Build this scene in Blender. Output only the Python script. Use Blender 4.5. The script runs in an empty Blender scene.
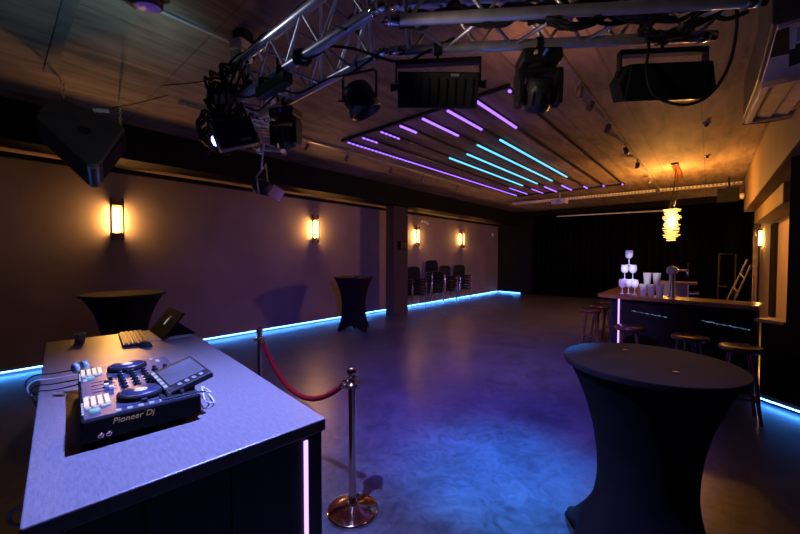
import bpy, math, random
from math import sin, cos, pi, radians as R, sqrt, atan2
from mathutils import Matrix, Vector, Euler
random.seed(7)
SC = bpy.context.scene
COL = SC.collection

# ------------------------------------------------------------------ helpers
class MB:
    def __init__(s): s.v, s.f, s.sm, s.mi = [], [], [], []
    def add(s, vs, fs, smooth=False, m=0, M=None):
        o = len(s.v)
        for p in vs:
            p = Vector(p)
            s.v.append(M @ p if M is not None else p)
        for f in fs:
            s.f.append(tuple(i + o for i in f)); s.sm.append(smooth); s.mi.append(m)
        return s
    def box(s, x0, x1, y0, y1, z0, z1, m=0, M=None):
        v = [(x, y, z) for z in (z0, z1) for y in (y0, y1) for x in (x0, x1)]
        return s.add(v, [(0,2,3,1),(4,5,7,6),(0,1,5,4),(2,6,7,3),(0,4,6,2),(1,3,7,5)], False, m, M)
    def cb(s, c, d, m=0, M=None):
        return s.box(c[0]-d[0]/2, c[0]+d[0]/2, c[1]-d[1]/2, c[1]+d[1]/2, c[2]-d[2]/2, c[2]+d[2]/2, m, M)
    def tube(s, pts, r, n=8, m=0, M=None, caps=True, closed=False):
        pts = [Vector(p) for p in pts]; N = len(pts)
        rs = r if isinstance(r, (list, tuple)) else [r]*N
        vs, fs = [], []
        up = None
        for i in range(N):
            if closed: t = pts[(i+1) % N] - pts[i-1]
            else: t = pts[min(i+1, N-1)] - pts[max(i-1, 0)]
            t = t.normalized() if t.length > 1e-9 else Vector((0,0,1))
            if up is None:
                up = Vector((0,0,1)) if abs(t.z) < .9 else Vector((1,0,0))
            a = up - t*up.dot(t)
            if a.length < 1e-6: a = t.orthogonal()
            a.normalize(); b = t.cross(a); up = a
            for k in range(n):
                w = 2*pi*k/n
                vs.append(pts[i] + (a*cos(w) + b*sin(w))*rs[i])
        L = N if closed else N-1
        for i in range(L):
            j = (i+1) % N
            for k in range(n):
                q = (k+1) % n
                fs.append((i*n+k, i*n+q, j*n+q, j*n+k))
        s.add(vs, fs, True, m, M)
        if caps and not closed:
            s.add(vs[:n], [tuple(range(n-1, -1, -1))], False, m, M)
            s.add(vs[-n:], [tuple(range(n))], False, m, M)
        return s
    def lathe(s, prof, n=28, m=0, M=None, smooth=True, caps=True):
        vs, fs = [], []
        for (r, z) in prof:
            for k in range(n):
                w = 2*pi*k/n
                vs.append((r*cos(w), r*sin(w), z))
        for i in range(len(prof)-1):
            for k in range(n):
                q = (k+1) % n
                fs.append((i*n+k, i*n+q, (i+1)*n+q, (i+1)*n+k))
        s.add(vs, fs, smooth, m, M)
        if caps and prof[0][0] > 1e-4: s.add(vs[:n], [tuple(range(n-1, -1, -1))], False, m, M)
        if caps and prof[-1][0] > 1e-4: s.add(vs[-n:], [tuple(range(n))], False, m, M)
        return s
    def prism(s, poly, z0, z1, m=0, M=None):
        n = len(poly)
        v = [(p[0], p[1], z0) for p in poly] + [(p[0], p[1], z1) for p in poly]
        f = [tuple(range(n-1, -1, -1)), tuple(range(n, 2*n))] + [(i, (i+1) % n, n+(i+1) % n, n+i) for i in range(n)]
        return s.add(v, f, False, m, M)
    def ball(s, c, r, n=12, m=0, sz=1.0, M=None):
        prof = [(max(1e-5, r*sin(pi*i/n)), c[2]-r*sz*cos(pi*i/n)) for i in range(n+1)]
        T = Matrix.Translation((c[0], c[1], 0))
        return s.lathe(prof, 16, m, (M @ T) if M is not None else T)
    def build(s, name, mats, parent=None, bevel=0, seg=2, sub=0):
        me = bpy.data.meshes.new(name)
        me.from_pydata([tuple(v) for v in s.v], [], s.f)
        if not isinstance(mats, (list, tuple)): mats = [mats]
        for q in mats: me.materials.append(q)
        for p, a, b in zip(me.polygons, s.sm, s.mi): p.use_smooth = a; p.material_index = b
        me.update()
        o = bpy.data.objects.new(name, me); COL.objects.link(o)
        if parent: o.parent = parent
        if bevel:
            q = o.modifiers.new('bevel', 'BEVEL'); q.width = bevel; q.segments = seg; q.limit_method = 'ANGLE'; q.angle_limit = R(40)
        if sub:
            q = o.modifiers.new('smooth', 'SUBSURF'); q.levels = sub; q.render_levels = sub
        return o

def tag(o, label, cat, group=None, kind=None):
    o['label'] = label; o['category'] = cat
    if group: o['group'] = group
    if kind: o['kind'] = kind
    return o
def thing(name, label, cat, loc=(0,0,0), rz=0, group=None, rot=None, M=None):
    o = bpy.data.objects.new(name, None); COL.objects.link(o)
    o.empty_display_size = .05
    if M is not None:
        o.location = M.to_translation(); o.rotation_euler = M.to_euler()
    else:
        o.location = loc; o.rotation_euler = rot if rot else (0, 0, rz)
    return tag(o, label, cat, group)
def dup(root, loc, rz=0, label=None, rot=None):
    r = root.copy(); COL.objects.link(r)
    r.location = loc; r.rotation_euler = rot if rot else (0, 0, rz)
    if label: r['label'] = label
    for ch in list(root.children):
        c = ch.copy(); COL.objects.link(c); c.parent = r
        for g in list(ch.children):
            d = g.copy(); COL.objects.link(d); d.parent = c
    return r
def struct(name, mb, mats, bevel=0):
    o = mb.build(name, mats, None, bevel); o['kind'] = 'structure'; return o
def frame(origin, xa, ya):
    x = Vector(xa).normalized(); y = Vector(ya); y = (y - x*x.dot(y)).normalized(); z = x.cross(y)
    M = Matrix((x, y, z)).transposed().to_4x4(); M.translation = Vector(origin); return M
def smooth_path(pts, k=6):
    P = [Vector(p) for p in pts]; out = []
    for i in range(len(P)-1):
        a = P[max(i-1,0)]; b = P[i]; c = P[i+1]; d = P[min(i+2, len(P)-1)]
        for j in range(k):
            t = j/k
            out.append(.5*((2*b) + (c-a)*t + (2*a-5*b+4*c-d)*t*t + (3*b-a-3*c+d)*t**3))
    out.append(P[-1]); return out

# ------------------------------------------------------------------ materials
def mat(name, col, rough=.5, metal=0., spec=.5, vary=0., scale=8., bump=0., bscale=40., stretch=None, emit=None, es=0., alpha=None, trans=0., coat=0., col2=None, rvar=0.):
    m = bpy.data.materials.new(name); m.use_nodes = True
    nt = m.node_tree; b = nt.nodes['Principled BSDF']
    b.inputs['Base Color'].default_value = (*col, 1); b.inputs['Roughness'].default_value = rough
    b.inputs['Metallic'].default_value = metal; b.inputs['Specular IOR Level'].default_value = spec
    b.inputs['Transmission Weight'].default_value = trans; b.inputs['Coat Weight'].default_value = coat
    tc = nt.nodes.new('ShaderNodeTexCoord'); mp = nt.nodes.new('ShaderNodeMapping')
    nt.links.new(tc.outputs['Object'], mp.inputs['Vector'])
    if stretch: mp.inputs['Scale'].default_value = stretch
    nz = nt.nodes.new('ShaderNodeTexNoise'); nz.inputs['Scale'].default_value = scale; nz.inputs['Detail'].default_value = 6
    nt.links.new(mp.outputs['Vector'], nz.inputs['Vector'])
    if vary or col2:
        c2 = col2 if col2 else tuple(c*(1-vary) for c in col); c1 = col if col2 else tuple(min(1, c*(1+vary)) for c in col)
        rp = nt.nodes.new('ShaderNodeValToRGB')
        rp.color_ramp.elements[0].position = .32; rp.color_ramp.elements[1].position = .68
        rp.color_ramp.elements[0].color = (*c2, 1); rp.color_ramp.elements[1].color = (*c1, 1)
        nt.links.new(nz.outputs['Fac'], rp.inputs['Fac']); nt.links.new(rp.outputs['Color'], b.inputs['Base Color'])
    if rvar:
        mr = nt.nodes.new('ShaderNodeMapRange'); mr.inputs['To Min'].default_value = rough-rvar; mr.inputs['To Max'].default_value = rough+rvar
        nt.links.new(nz.outputs['Fac'], mr.inputs['Value']); nt.links.new(mr.outputs['Result'], b.inputs['Roughness'])
    if bump:
        n2 = nt.nodes.new('ShaderNodeTexNoise'); n2.inputs['Scale'].default_value = bscale
        nt.links.new(mp.outputs['Vector'], n2.inputs['Vector'])
        bp = nt.nodes.new('ShaderNodeBump'); bp.inputs['Strength'].default_value = bump; bp.inputs['Distance'].default_value = .01
        nt.links.new(n2.outputs['Fac'], bp.inputs['Height']); nt.links.new(bp.outputs['Normal'], b.inputs['Normal'])
    if emit:
        b.inputs['Emission Color'].default_value = (*emit, 1); b.inputs['Emission Strength'].default_value = es
    return m
def glow(name, col, s): return mat(name, (.12,.12,.12), .4, emit=col, es=s)

BLK = mat('black_paint', (.012,.012,.014), .42, vary=.3, rvar=.08)
BLKM = mat('black_metal', (.016,.016,.02), .34, .3, vary=.3, scale=20, rvar=.08)
MATTE = mat('matte_black', (.008,.008,.009), .85, spec=.2, vary=.3)
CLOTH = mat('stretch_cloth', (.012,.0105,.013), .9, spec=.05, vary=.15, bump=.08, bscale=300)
ALU = mat('truss_aluminium', (.62,.61,.66), .33, .75, vary=.12, scale=14, rvar=.07)
CHROME = mat('chrome', (.72,.7,.68), .12, 1., vary=.05)
STEEL = mat('brushed_steel', (.55,.53,.5), .3, 1., vary=.1, scale=30)
COPPER = mat('rose_gold', (.78,.47,.36), .13, 1., vary=.05)
VELVET = mat('red_velvet', (.42,.012,.02), .75, spec=.2, vary=.25, scale=60, bump=.3, bscale=300)
WHITEP = mat('white_plastic', (.75,.74,.72), .4, vary=.05)
GREYP = mat('grey_plastic', (.22,.22,.23), .5, vary=.1)
RUBBER = mat('cable_rubber', (.01,.01,.011), .65, spec=.3, vary=.2)
WCABLE = mat('white_cable', (.7,.7,.72), .5, vary=.1)
WOODD = mat('bar_wood', (.2,.075,.028), .32, vary=.4, scale=5, stretch=(1,9,9), bump=.08, bscale=30, coat=.3)
WOODS = mat('stool_wood', (.06,.014,.008), .3, vary=.4, scale=6, stretch=(1,8,2), coat=.3)
BOARD = mat('sconce_wood', (.06,.035,.02), .6, vary=.4, scale=9, stretch=(6,6,1))
DESKTOP = mat('desk_laminate', (.19,.165,.16), .34, vary=.16, scale=70, stretch=(.4,1.6,1), bump=.10, bscale=160, rvar=.06)
DESKB = mat('desk_panel', (.02,.015,.014), .5, vary=.4, scale=6, stretch=(3,3,.5))
FABRIC = mat('chair_fabric', (.006,.006,.008), .8, spec=.2, vary=.25, scale=60)
PURP = glow('tube_purple', (.24,.10,1.), 2.8)
CYAN = glow('tube_cyan', (.08,.52,.95), 1.9)
STRIP = glow('strip_blue_white', (.05,.27,1.), 44.)
VLED = glow('strip_violet_white', (.5,.32,1.), 2.2)
BULB = glow('warm_filament', (1.,.46,.11), 440.)
DIFF = glow('warm_diffuser', (1.,.5,.14), 3.)
SLAT = mat('pendant_slat', (.8,.6,.35), .6, vary=.2, scale=20, emit=(1.,.5,.12), es=2.2)
CORE = glow('pendant_core', (1.,.55,.17), 500.)
LENSB = glow('lens_blue', (.2,.3,1.), 14.)
LENSP = glow('lens_violet', (.3,.12,1.), 1.2)
PADW = glow('pad_cream', (1.,.80,.56), .85)
PADB = glow('pad_bluewhite', (.5,.65,1.), .5)
GLASS = mat('frosted_cup', (.9,.84,.8), .55, vary=.05, trans=.55)
WINEW = mat('white_glassware', (.8,.82,.88), .3, vary=.04)

def plaster(name, c, s=1.2, v=.14, rough=.8):
    return mat(name, c, rough, spec=.25, vary=v, scale=s, bump=.12, bscale=60)
WALLM = plaster('taupe_wall_paint', (.21,.17,.17))
WALLR = plaster('tan_wall_paint', (.33,.24,.17))
BULK = plaster('tan_bulkhead_paint', (.17,.115,.06))
COLM = plaster('column_paint', (.045,.032,.034))
BEAMM = mat('black_beam', (.006,.0055,.006), .8, spec=.12, vary=.3, scale=3)
CURT = mat('black_curtain', (.003,.003,.0035), .95, spec=.02, vary=.3, scale=4)

def floor_mat():
    m = bpy.data.materials.new('polished_screed'); m.use_nodes = True; nt = m.node_tree; N = nt.nodes.new; L = nt.links.new
    b = nt.nodes['Principled BSDF']; tc = N('ShaderNodeTexCoord')
    n1 = N('ShaderNodeTexNoise'); n1.inputs['Scale'].default_value = 1.1; n1.inputs['Detail'].default_value = 9; n1.inputs['Distortion'].default_value = 1.6
    n2 = N('ShaderNodeTexNoise'); n2.inputs['Scale'].default_value = 7.5; n2.inputs['Detail'].default_value = 8; n2.inputs['Distortion'].default_value = 2.5
    L(tc.outputs['Object'], n1.inputs['Vector']); L(tc.outputs['Object'], n2.inputs['Vector'])
    mx = N('ShaderNodeMix'); mx.data_type = 'FLOAT'; mx.inputs['Factor'].default_value = .5
    L(n1.outputs['Fac'], mx.inputs['A']); L(n2.outputs['Fac'], mx.inputs['B'])
    rp = N('ShaderNodeValToRGB'); rp.color_ramp.elements[0].position = .36; rp.color_ramp.elements[1].position = .64
    rp.color_ramp.elements[0].color = (.042,.04,.047,1); rp.color_ramp.elements[1].color = (.115,.105,.12,1)
    L(mx.outputs['Result'], rp.inputs['Fac']); L(rp.outputs['Color'], b.inputs['Base Color'])
    mr = N('ShaderNodeMapRange'); mr.inputs['To Min'].default_value = .24; mr.inputs['To Max'].default_value = .44
    L(n2.outputs['Fac'], mr.inputs['Value']); L(mr.outputs['Result'], b.inputs['Roughness'])
    bp = N('ShaderNodeBump'); bp.inputs['Strength'].default_value = .06; bp.inputs['Distance'].default_value = .01
    L(n2.outputs['Fac'], bp.inputs['Height']); L(bp.outputs['Normal'], b.inputs['Normal'])
    return m
def ceiling_mat():
    m = bpy.data.materials.new('board_marked_concrete'); m.use_nodes = True; nt = m.node_tree; N = nt.nodes.new; L = nt.links.new
    b = nt.nodes['Principled BSDF']; tc = N('ShaderNodeTexCoord'); b.inputs['Roughness'].default_value = .75; b.inputs['Specular IOR Level'].default_value = .3
    sp = N('ShaderNodeSeparateXYZ'); L(tc.outputs['Object'], sp.inputs[0])
    mp = N('ShaderNodeMapping'); mp.inputs['Scale'].default_value = (6, 1.2, 1); L(tc.outputs['Object'], mp.inputs['Vector'])
    n1 = N('ShaderNodeTexNoise'); n1.inputs['Scale'].default_value = 1.3; n1.inputs['Detail'].default_value = 9; n1.inputs['Distortion'].default_value = .6
    L(mp.outputs['Vector'], n1.inputs['Vector'])
    n3 = N('ShaderNodeTexNoise'); n3.inputs['Scale'].default_value = .7; n3.inputs['Detail'].default_value = 5; L(tc.outputs['Object'], n3.inputs['Vector'])
    def math(op, a, bb):
        q = N('ShaderNodeMath'); q.operation = op
        for i, x in enumerate((a, bb)):
            if isinstance(x, (int, float)): q.inputs[i].default_value = x
            else: L(x, q.inputs[i])
        return q.outputs[0]
    def seam(src, off, period, w):
        fr = math('FRACT', math('DIVIDE', math('ADD', src, off), period), 0)
        return math('LESS_THAN', fr, w/period)
    bx = N('ShaderNodeTexNoise'); bx.noise_dimensions = '1D'; bx.inputs['Scale'].default_value = 1.
    fl = math('FLOOR', math('DIVIDE', math('ADD', sp.outputs['X'], 20.58), .165), 0)
    flm = math('MULTIPLY', fl, 3.37); L(flm, bx.inputs['W'])
    rp = N('ShaderNodeValToRGB'); rp.color_ramp.elements[0].position = .36; rp.color_ramp.elements[1].position = .64
    rp.color_ramp.elements[0].color = (.10,.07,.052,1); rp.color_ramp.elements[1].color = (.34,.25,.19,1)
    mx = N('ShaderNodeMix'); mx.data_type = 'FLOAT'; mx.inputs['Factor'].default_value = .42
    L(n1.outputs['Fac'], mx.inputs['A']); L(n3.outputs['Fac'], mx.inputs['B'])
    mx2 = N('ShaderNodeMix'); mx2.data_type = 'FLOAT'; mx2.inputs['Factor'].default_value = .10
    L(mx.outputs['Result'], mx2.inputs['A']); L(bx.outputs['Fac'], mx2.inputs['B'])
    L(mx2.outputs['Result'], rp.inputs['Fac'])
    s1 = math('MULTIPLY', seam(sp.outputs['X'], 20.58, .165, .007), .10)
    s2 = math('MULTIPLY', seam(sp.outputs['X'], 20.58, .66, .016), .45)
    s3 = math('MULTIPLY', seam(sp.outputs['Y'], 12.0, 1.65, .016), .4)
    s = math('MAXIMUM', math('MAXIMUM', s1, s2), s3)
    hs = N('ShaderNodeMix'); hs.data_type = 'RGBA'; hs.inputs['B'].default_value = (.04,.028,.02,1)
    L(s, hs.inputs['Factor']); L(rp.outputs['Color'], hs.inputs['A']); L(hs.outputs['Result'], b.inputs['Base Color'])
    bp = N('ShaderNodeBump'); bp.inputs['Strength'].default_value = .25; bp.inputs['Distance'].default_value = .01
    L(n1.outputs['Fac'], bp.inputs['Height']); L(bp.outputs['Normal'], b.inputs['Normal'])
    return m
FLOORM = floor_mat(); CEILM = ceiling_mat()

# ------------------------------------------------------------------ setting
struct('floor', MB().box(-7.4, 1.9, -3.1, 15.4, -.1, 0), FLOORM)
struct('ceiling', MB().box(-7.4, 1.9, -3.1, 15.4, 3.4, 3.5), CEILM)
struct('wall_left', MB().box(-7.3, -7.15, -3.1, 15.3, 0, 3.4), WALLM)
struct('wall_alcove', MB().box(-7.15, -6.05, 14.85, 15.0, 0, 3.4), BEAMM)
struct('wall_back', MB().box(-7.3, 1.9, 15.1, 15.3, 0, 3.4), BEAMM)
struct('wall_right', MB().box(1.05, 1.2, 5.6, 15.1, 0, 3.4), WALLR)
struct('wall_near', MB().box(-7.3, 1.9, -3.1, -3.0, 0, 3.4), BEAMM)
struct('wall_side', MB().box(1.75, 1.9, -3.0, 5.6, 0, 3.4), BEAMM)
struct('trim_1', MB().box(-6.5, -6.03, -3.0, 14.85, 2.93, 3.4), BEAMM)               # downstand beam
struct('trim_2', MB().box(-7.15, -6.5, -3.0, 14.85, 3.0, 3.12), CEILM)               # soffit over the recess
struct('trim_3', MB().box(-6.52, -6.24, 6.9, 7.48, 0, 2.93), COLM, .006)             # column
struct('trim_4', MB().box(-7.15, -7.1, -3, 14.85, 2.93, 3.0), BEAMM)                 # dark cornice
struct('trim_5', MB().box(-6.05, -5.6, 14.7, 14.88, 0, 3.4), BEAMM)
struct('trim_6', MB().box(-6.05, 1.05, 14.2, 14.4, 3.22, 3.4), BEAMM)                # beam before the curtain
# bulkhead on the right
struct('trim_7', MB().box(.57, 1.05, 2.2, 11.4, 2.62, 3.4), BULK, .01)
struct('trim_8', MB().box(.74, 1.05, 7.15, 11.3, 2.34, 2.62), BULK, .01)
struct('trim_9', MB().box(1.05, 1.75, 2.2, 5.7, 2.62, 3.4), BULK)
# black partition with the low return beside the bar
Mp = frame((.61, 5.41, 0), (.99, -.85, 0), (.85, .99, 0))
struct('wall_partition', MB().box(0, 1.5, 0, .12, 0, 2.62, M=Mp), BEAMM)
struct('trim_10', MB().box(-.22, 0, 0, .12, 0, .88, M=Mp), BEAMM)
o = MB().box(-.27, .0, -.03, .3, .88, .915, M=Mp).build('wall_shelf', WOODD, None, .005)
tag(o, 'small wooden ledge between the bar end and the black partition', 'shelf')
# long dark slot on the right wall
tag(MB().box(1.0, 1.055, 10.6, 11.3, .3, 2.3).build('wall_panel', MATTE), 'tall narrow black panel on the tan right wall beside the sconce', 'panel')
tag(MB().box(.9, 1.05, 14.0, 14.5, 0, 2.6).build('wall_panel', MATTE), 'black upright panel left of the lit sconce on the right wall', 'panel')

# curtain
cb = MB(); n = 260; vs = []; fs = []
for i in range(n+1):
    x = -5.6 + 6.6*i/n
    y = 14.98 + .05*sin(i*.75) + .02*sin(i*.31)
    vs += [(x, y, .01), (x, y, 3.38)]
for i in range(n): fs.append((2*i, 2*i+2, 2*i+3, 2*i+1))
cb.add(vs, fs, True)
o = cb.build('stage_curtain', CURT); q = o.modifiers.new('thick', 'SOLIDIFY'); q.thickness = .006
tag(o, 'floor length pleated black curtain across the far end of the room', 'curtain')
tag(MB().tube([(-4.4,14.1,3.12),(-.95,14.1,3.06)], .022, 10).build('curtain_rail', WHITEP), 'thin pale rail running along the top of the black curtain', 'rail')
bt = MB()
for x in (-4.2,-2.6,-1.1): bt.tube([(x,14.1,3.1),(x,14.1,3.4)], .008)
bt.build('hanger', BLKM, bpy.data.objects['curtain_rail'])

# ------------------------------------------------------------------ LED skirting strips
def skirting(label, p0, p1, nrm):
    t = thing('led_strip', label, 'light strip', p0, 0, 'blue light strips at floor level')
    d = Vector(p1) - Vector(p0); L = d.length
    M = frame((0,0,0), d, (0,0,1))
    MB().box(0, L, .05, .085, -.012, .012, M=M).build('channel', GREYP, t)
    MB().box(0, L, .036, .0495, -.006, .006, M=M).build('light_tape', STRIP, t)
    return t
skirting('blue white light strip along the left wall up to the column', (-7.135,-2.9,0), (-7.135,7.0,0), (1,0,0))
skirting('blue white light strip behind the stacked chairs past the column', (-7.135,7.05,0), (-7.135,14.8,0), (1,0,0))
skirting('short blue light strip on the return wall beside the black curtain', (-7.08,14.835,0), (-6.05,14.685,0), (0,1,0))
skirting('bright cyan light strip at the foot of the black partition right of the stools', tuple(Mp @ Vector((-.2,-.02,0))), tuple(Mp @ Vector((1.4,-.02,0))), (0,1,0))

# ------------------------------------------------------------------ wall sconces
AMBER = mat('sconce_back', (.5,.33,.16), .6, vary=.15)
def make_sconce(label):
    t = thing('wall_sconce', label, 'wall lamp', group='wall sconces')        # local: x out of the wall, z up, origin at centre on wall
    MB().box(0, .012, -.06, .06, -.24, .24).build('back_plate', AMBER, t, .002)
    for s in (-1, 1):
        MB().box(.075, .13, s*.075-.012, s*.075+.012, -.33, .33).build('side_board', BOARD, t, .002)
    MB().box(.0, .13, -.064, .064, .215, .245).build('top_cap', BOARD, t, .002)
    MB().box(.0, .13, -.064, .064, -.245, -.215).build('bottom_cap', BOARD, t, .002)
    MB().lathe([(.015,-.19),(.019,-.18),(.019,.16),(.015,.18)], 16, M=Matrix.Translation((.06,0,0))).build('bulb', BULB, t)
    MB().lathe([(.018,.181),(.018,.215)], 12, M=Matrix.Translation((.06,0,0))).build('lamp_holder', STEEL, t)
    return t
sc = make_sconce('lit wall sconce nearest the camera on left wall above the draped table')
sc.location = (-7.15, 1.3, 2.19)
dup(sc, (-7.15, 5.04, 2.25), 0, 'lit wall sconce above the tall black table before the column')
dup(sc, (-7.15, 8.95, 2.25), 0, 'lit wall sconce just past the column above the first chair stacks')
dup(sc, (-7.15, 11.7, 2.26), 0, 'lit wall sconce farthest along the left wall, right of the stacked chairs')
dup(sc, (1.05, 13.5, 2.09), pi, 'lit wall sconce on the tan right wall behind the bar')

# ------------------------------------------------------------------ ceiling LED lines
LX = [-1.64, -2.03, -2.42, -2.80, -3.18, -3.54, -3.92, -4.25]
segs = [[(3.64,3.68,0),(10.1,10.19,0)],
        [(3.65,4.75,0),(10.0,10.12,0)],
        [(3.65,4.50,0),(5.07,8.40,1),(9.80,10.13,0)],
        [(3.65,4.50,0),(5.07,8.60,1),(9.30,10.13,0)],
        [(3.65,4.00,0),(5.40,8.70,1),(9.20,10.13,0)],
        [(3.65,4.00,0),(5.40,8.70,1),(9.30,10.13,0)],
        [(3.65,3.98,0),(8.8,9.95,0)],
        [(3.65,10.0,0)]]
ll = ['ceiling light line mostly dark, closest to the track lights',
      'ceiling light line with one long violet section ending behind the moving head',
      'ceiling light line with the longest bright cyan section, third from the track lights',
      'ceiling light line with violet and cyan sections, fourth from the track lights',
      'ceiling light line with a short violet and a thin cyan section in mid ceiling',
      'ceiling light line whose cyan section is the leftmost of the cyan ones',
      'ceiling light line dark in the middle, next to the dotted violet line',
      'ceiling light line of violet dots over its whole length, nearest the black beam']
for i, x in enumerate(LX):
    t = thing('ceiling_light_line', ll[i], 'light strip', (x, 3.6, 3.4), 0, 'light lines across the ceiling')
    MB().box(-.014, .014, 0, 6.6, -.03, 0).build('rail', BLKM, t)
    for a, b, k in segs[i]:
        s = MB()
        if i == 7 or (i in (5,6) and k == 0):
            y = a
            while y < b:
                s.box(-.011, .011, y-3.6, y-3.6+.05, -.046, -.0305); y += .085
        else: s.box(-.013, .013, a-3.6, b-3.6, -.05, -.0305)
        s.build('cyan_light' if k else 'violet_light', CYAN if k else PURP, t)
tag(MB().box(-4.3,-1.6,3.56,3.59,3.36,3.4).build('feed_bar', BLKM), 'thin black bar joining the near ends of the ceiling light lines', 'bar')
tag(MB().box(-4.3,-1.6,10.21,10.24,3.36,3.4).build('feed_bar', BLKM), 'thin black bar joining the far ends of the ceiling light lines', 'bar')

# cable tray
t = thing('cable_tray', 'white perforated cable tray across the ceiling beyond the light lines', 'cable tray', (-4.9, 11.2, 3.3), -.0)
dv = Vector((5.45, .35, 0)); M = frame((0,0,0), dv, (-.35,5.45,0)); Lt = dv.length
s = MB(); s.box(0, Lt, 0, .16, 0, .008, M=M); s.box(0, Lt, .152, .16, .008, .055, M=M)
k = 0.0
while k < Lt-.06:
    s.box(k, k+.045, 0, .008, .008, .055, M=M); k += .075
s.box(0, Lt, 0, .008, .05, .06, M=M)
s.build('tray', WHITEP, t)
s = MB()
for q in (.1, 1.4, 2.8, 4.2, 5.3): s.tube([M @ Vector((q,.08,.0)), M @ Vector((q,.08,.1))], .008)
s.build('hanger', STEEL, t)
tag(MB().tube(smooth_path([M @ Vector((a, .07+.02*sin(a*3), .02)) + Vector((-4.9,11.2,3.3)) for a in (.1,1,2,3,4,5.2)]), .011, 6).build('cable', RUBBER), 'black cable lying in the white cable tray', 'cable')

# projector
t = thing('projector', 'small dark projector hanging from the ceiling below the cable tray', 'projector', (-3.18, 10.4, 3.12))
MB().box(-.19,.19,-.14,.14,-.06,.06).build('body', mat('violet_lit_shell', (.3,.24,.45), .4, vary=.2), t, .015)  # violet light of the ceiling tubes is put into the shell colour
MB().lathe([(.035,0),(.035,.03),(.028,.03)], 16, M=Matrix.Translation((.08,-.14,0)) @ Matrix.Rotation(pi/2,4,'X')).build('lens', CHROME, t)
MB().tube([(0,0,.06),(0,0,.28)], .02, 10).build('mount_pole', GREYP, t)

# ------------------------------------------------------------------ track lighting
def track(label, x, y0, y1):
    t = thing('lighting_track', label, 'lighting track', (x, y0, 3.4))
    MB().box(-.018,.018,0,y1-y0,-.035,0).build('rail', mat('track_rail', (.3,.27,.24), .4, .4, vary=.2), t)
    s = MB(); s.box(-.02,.02,-.04,0,-.04,0); s.build('end_cap', GREYP, t)
track('pale lighting track on ceiling left of the light lines', -4.68, 1.5, 8.6)
track('dark lighting track on ceiling right of the light lines', -1.03, 2.4, 11.9)
def make_spot(label, loc, rz, tilt=.5):
    t = thing('track_spotlight', label, 'spotlight', loc, rz, 'track spotlights')
    MB().box(-.02,.02,-.05,.05,-.06,-.035).build('adapter', GREYP, t, .003)
    s = MB(); s.tube([(0,0,-.06),(0,0,-.11)], .008); s.tube([(-.05,0,-.11),(.05,0,-.11)], .006)
    for q in (-.05,.05): s.tube([(q,0,-.11),(q,0,-.17)], .006)
    s.build('bracket', GREYP, t)
    M = Matrix.Translation((0,0,-.17)) @ Matrix.Rotation(tilt,4,'X')
    MB().lathe([(.03,.07),(.04,.06),(.045,-.05),(.047,-.07),(.035,-.07),(.03,-.04)], 18, M=M).build('lamp_head', mat('spot_shell', (.1,.09,.085), .4, .3, vary=.2), t)
    MB().lathe([(.034,-.045),(.001,-.05)], 18, M=M).build('lens', CHROME, t)
    return t
ordn = ['nearest', 'second', 'third', 'fourth', 'fifth', 'sixth', 'seventh']
sp0 = None
for i, y in enumerate([3.95, 4.4, 5.3, 6.6, 7.8, 9.6, 11.3]):
    lab = ('track spotlight %s from the camera on the dark right track' % ordn[i]) if i else 'track spotlight nearest the moving head on the dark right track'
    if sp0 is None: sp0 = make_spot(lab, (-1.03, y, 3.4), .5); sp0.scale = (.75,.75,.75)
    else: dup(sp0, (-1.03, y, 3.4), .5 + 1.1*((i*5) % 4), lab)
for i, y in enumerate([3.2, 4.0, 5.1, 6.1, 7.5]):
    dup(sp0, (-4.68, y, 3.4), 2.2 + .5*(i % 3), 'track spotlight %s from the camera on the pale left track' % ordn[i])

# sprinklers
s0 = None
for (y, l) in ((6.36, 'small round ceiling sensor nearer the camera above the bar'), (8.4, 'small round ceiling sensor farther back beside the pendant lamp')):
    t = thing('ceiling_sensor', l, 'sensor', (-.07, y, 3.4), 0, 'round sensors on the ceiling')
    MB().lathe([(.045,-.0),(.045,-.012),(.03,-.02)], 20).build('base', GREYP, t)
    MB().lathe([(.022,-.02),(.02,-.05),(.001,-.055)], 16).build('probe', BLK, t)

# ------------------------------------------------------------------ pendant lamp
t = thing('pendant_lamp', 'glowing pendant lamp of stacked pale slats hanging above the bar', 'lamp', (-.6, 9.0, 0))
MB().box(.0,.11,-.35,1.35,3.36,3.4).build('ceiling_plate', WOODD, t, .004)
s = MB()
for (a, b, c, d) in ((.03,0,.05,.0),(-.03,.05,.06,.4),(.0,-.05,.04,.8),(.05,.03,.07,1.2)): s.tube([(a,b,2.58),(c,d*.3,3.36)], .004, 6)
s.build('cord', RUBBER, t)
s = MB()
for i in range(19):
    z = 1.93 + i*.034; a = i*.42 + random.uniform(-.2,.2); w = .105 + random.uniform(-.015,.02)
    if i < 2: w *= .72
    M = Matrix.Translation((random.uniform(-.012,.012) - (.03 if i < 2 else 0)*0, random.uniform(-.012,.012), z)) @ Matrix.Rotation(a, 4, 'Z') @ Matrix.Rotation(random.uniform(-.05,.05), 4, 'X')
    for e in range(4):
        Me = M @ Matrix.Rotation(e*pi/2, 4, 'Z')
        s.box(-w, w, w-.05, w-.02, -.006, .006, M=Me)
s.build('shade', SLAT, t)
MB().ball((0,0,2.28), .055).build('bulb', CORE, t)

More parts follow.
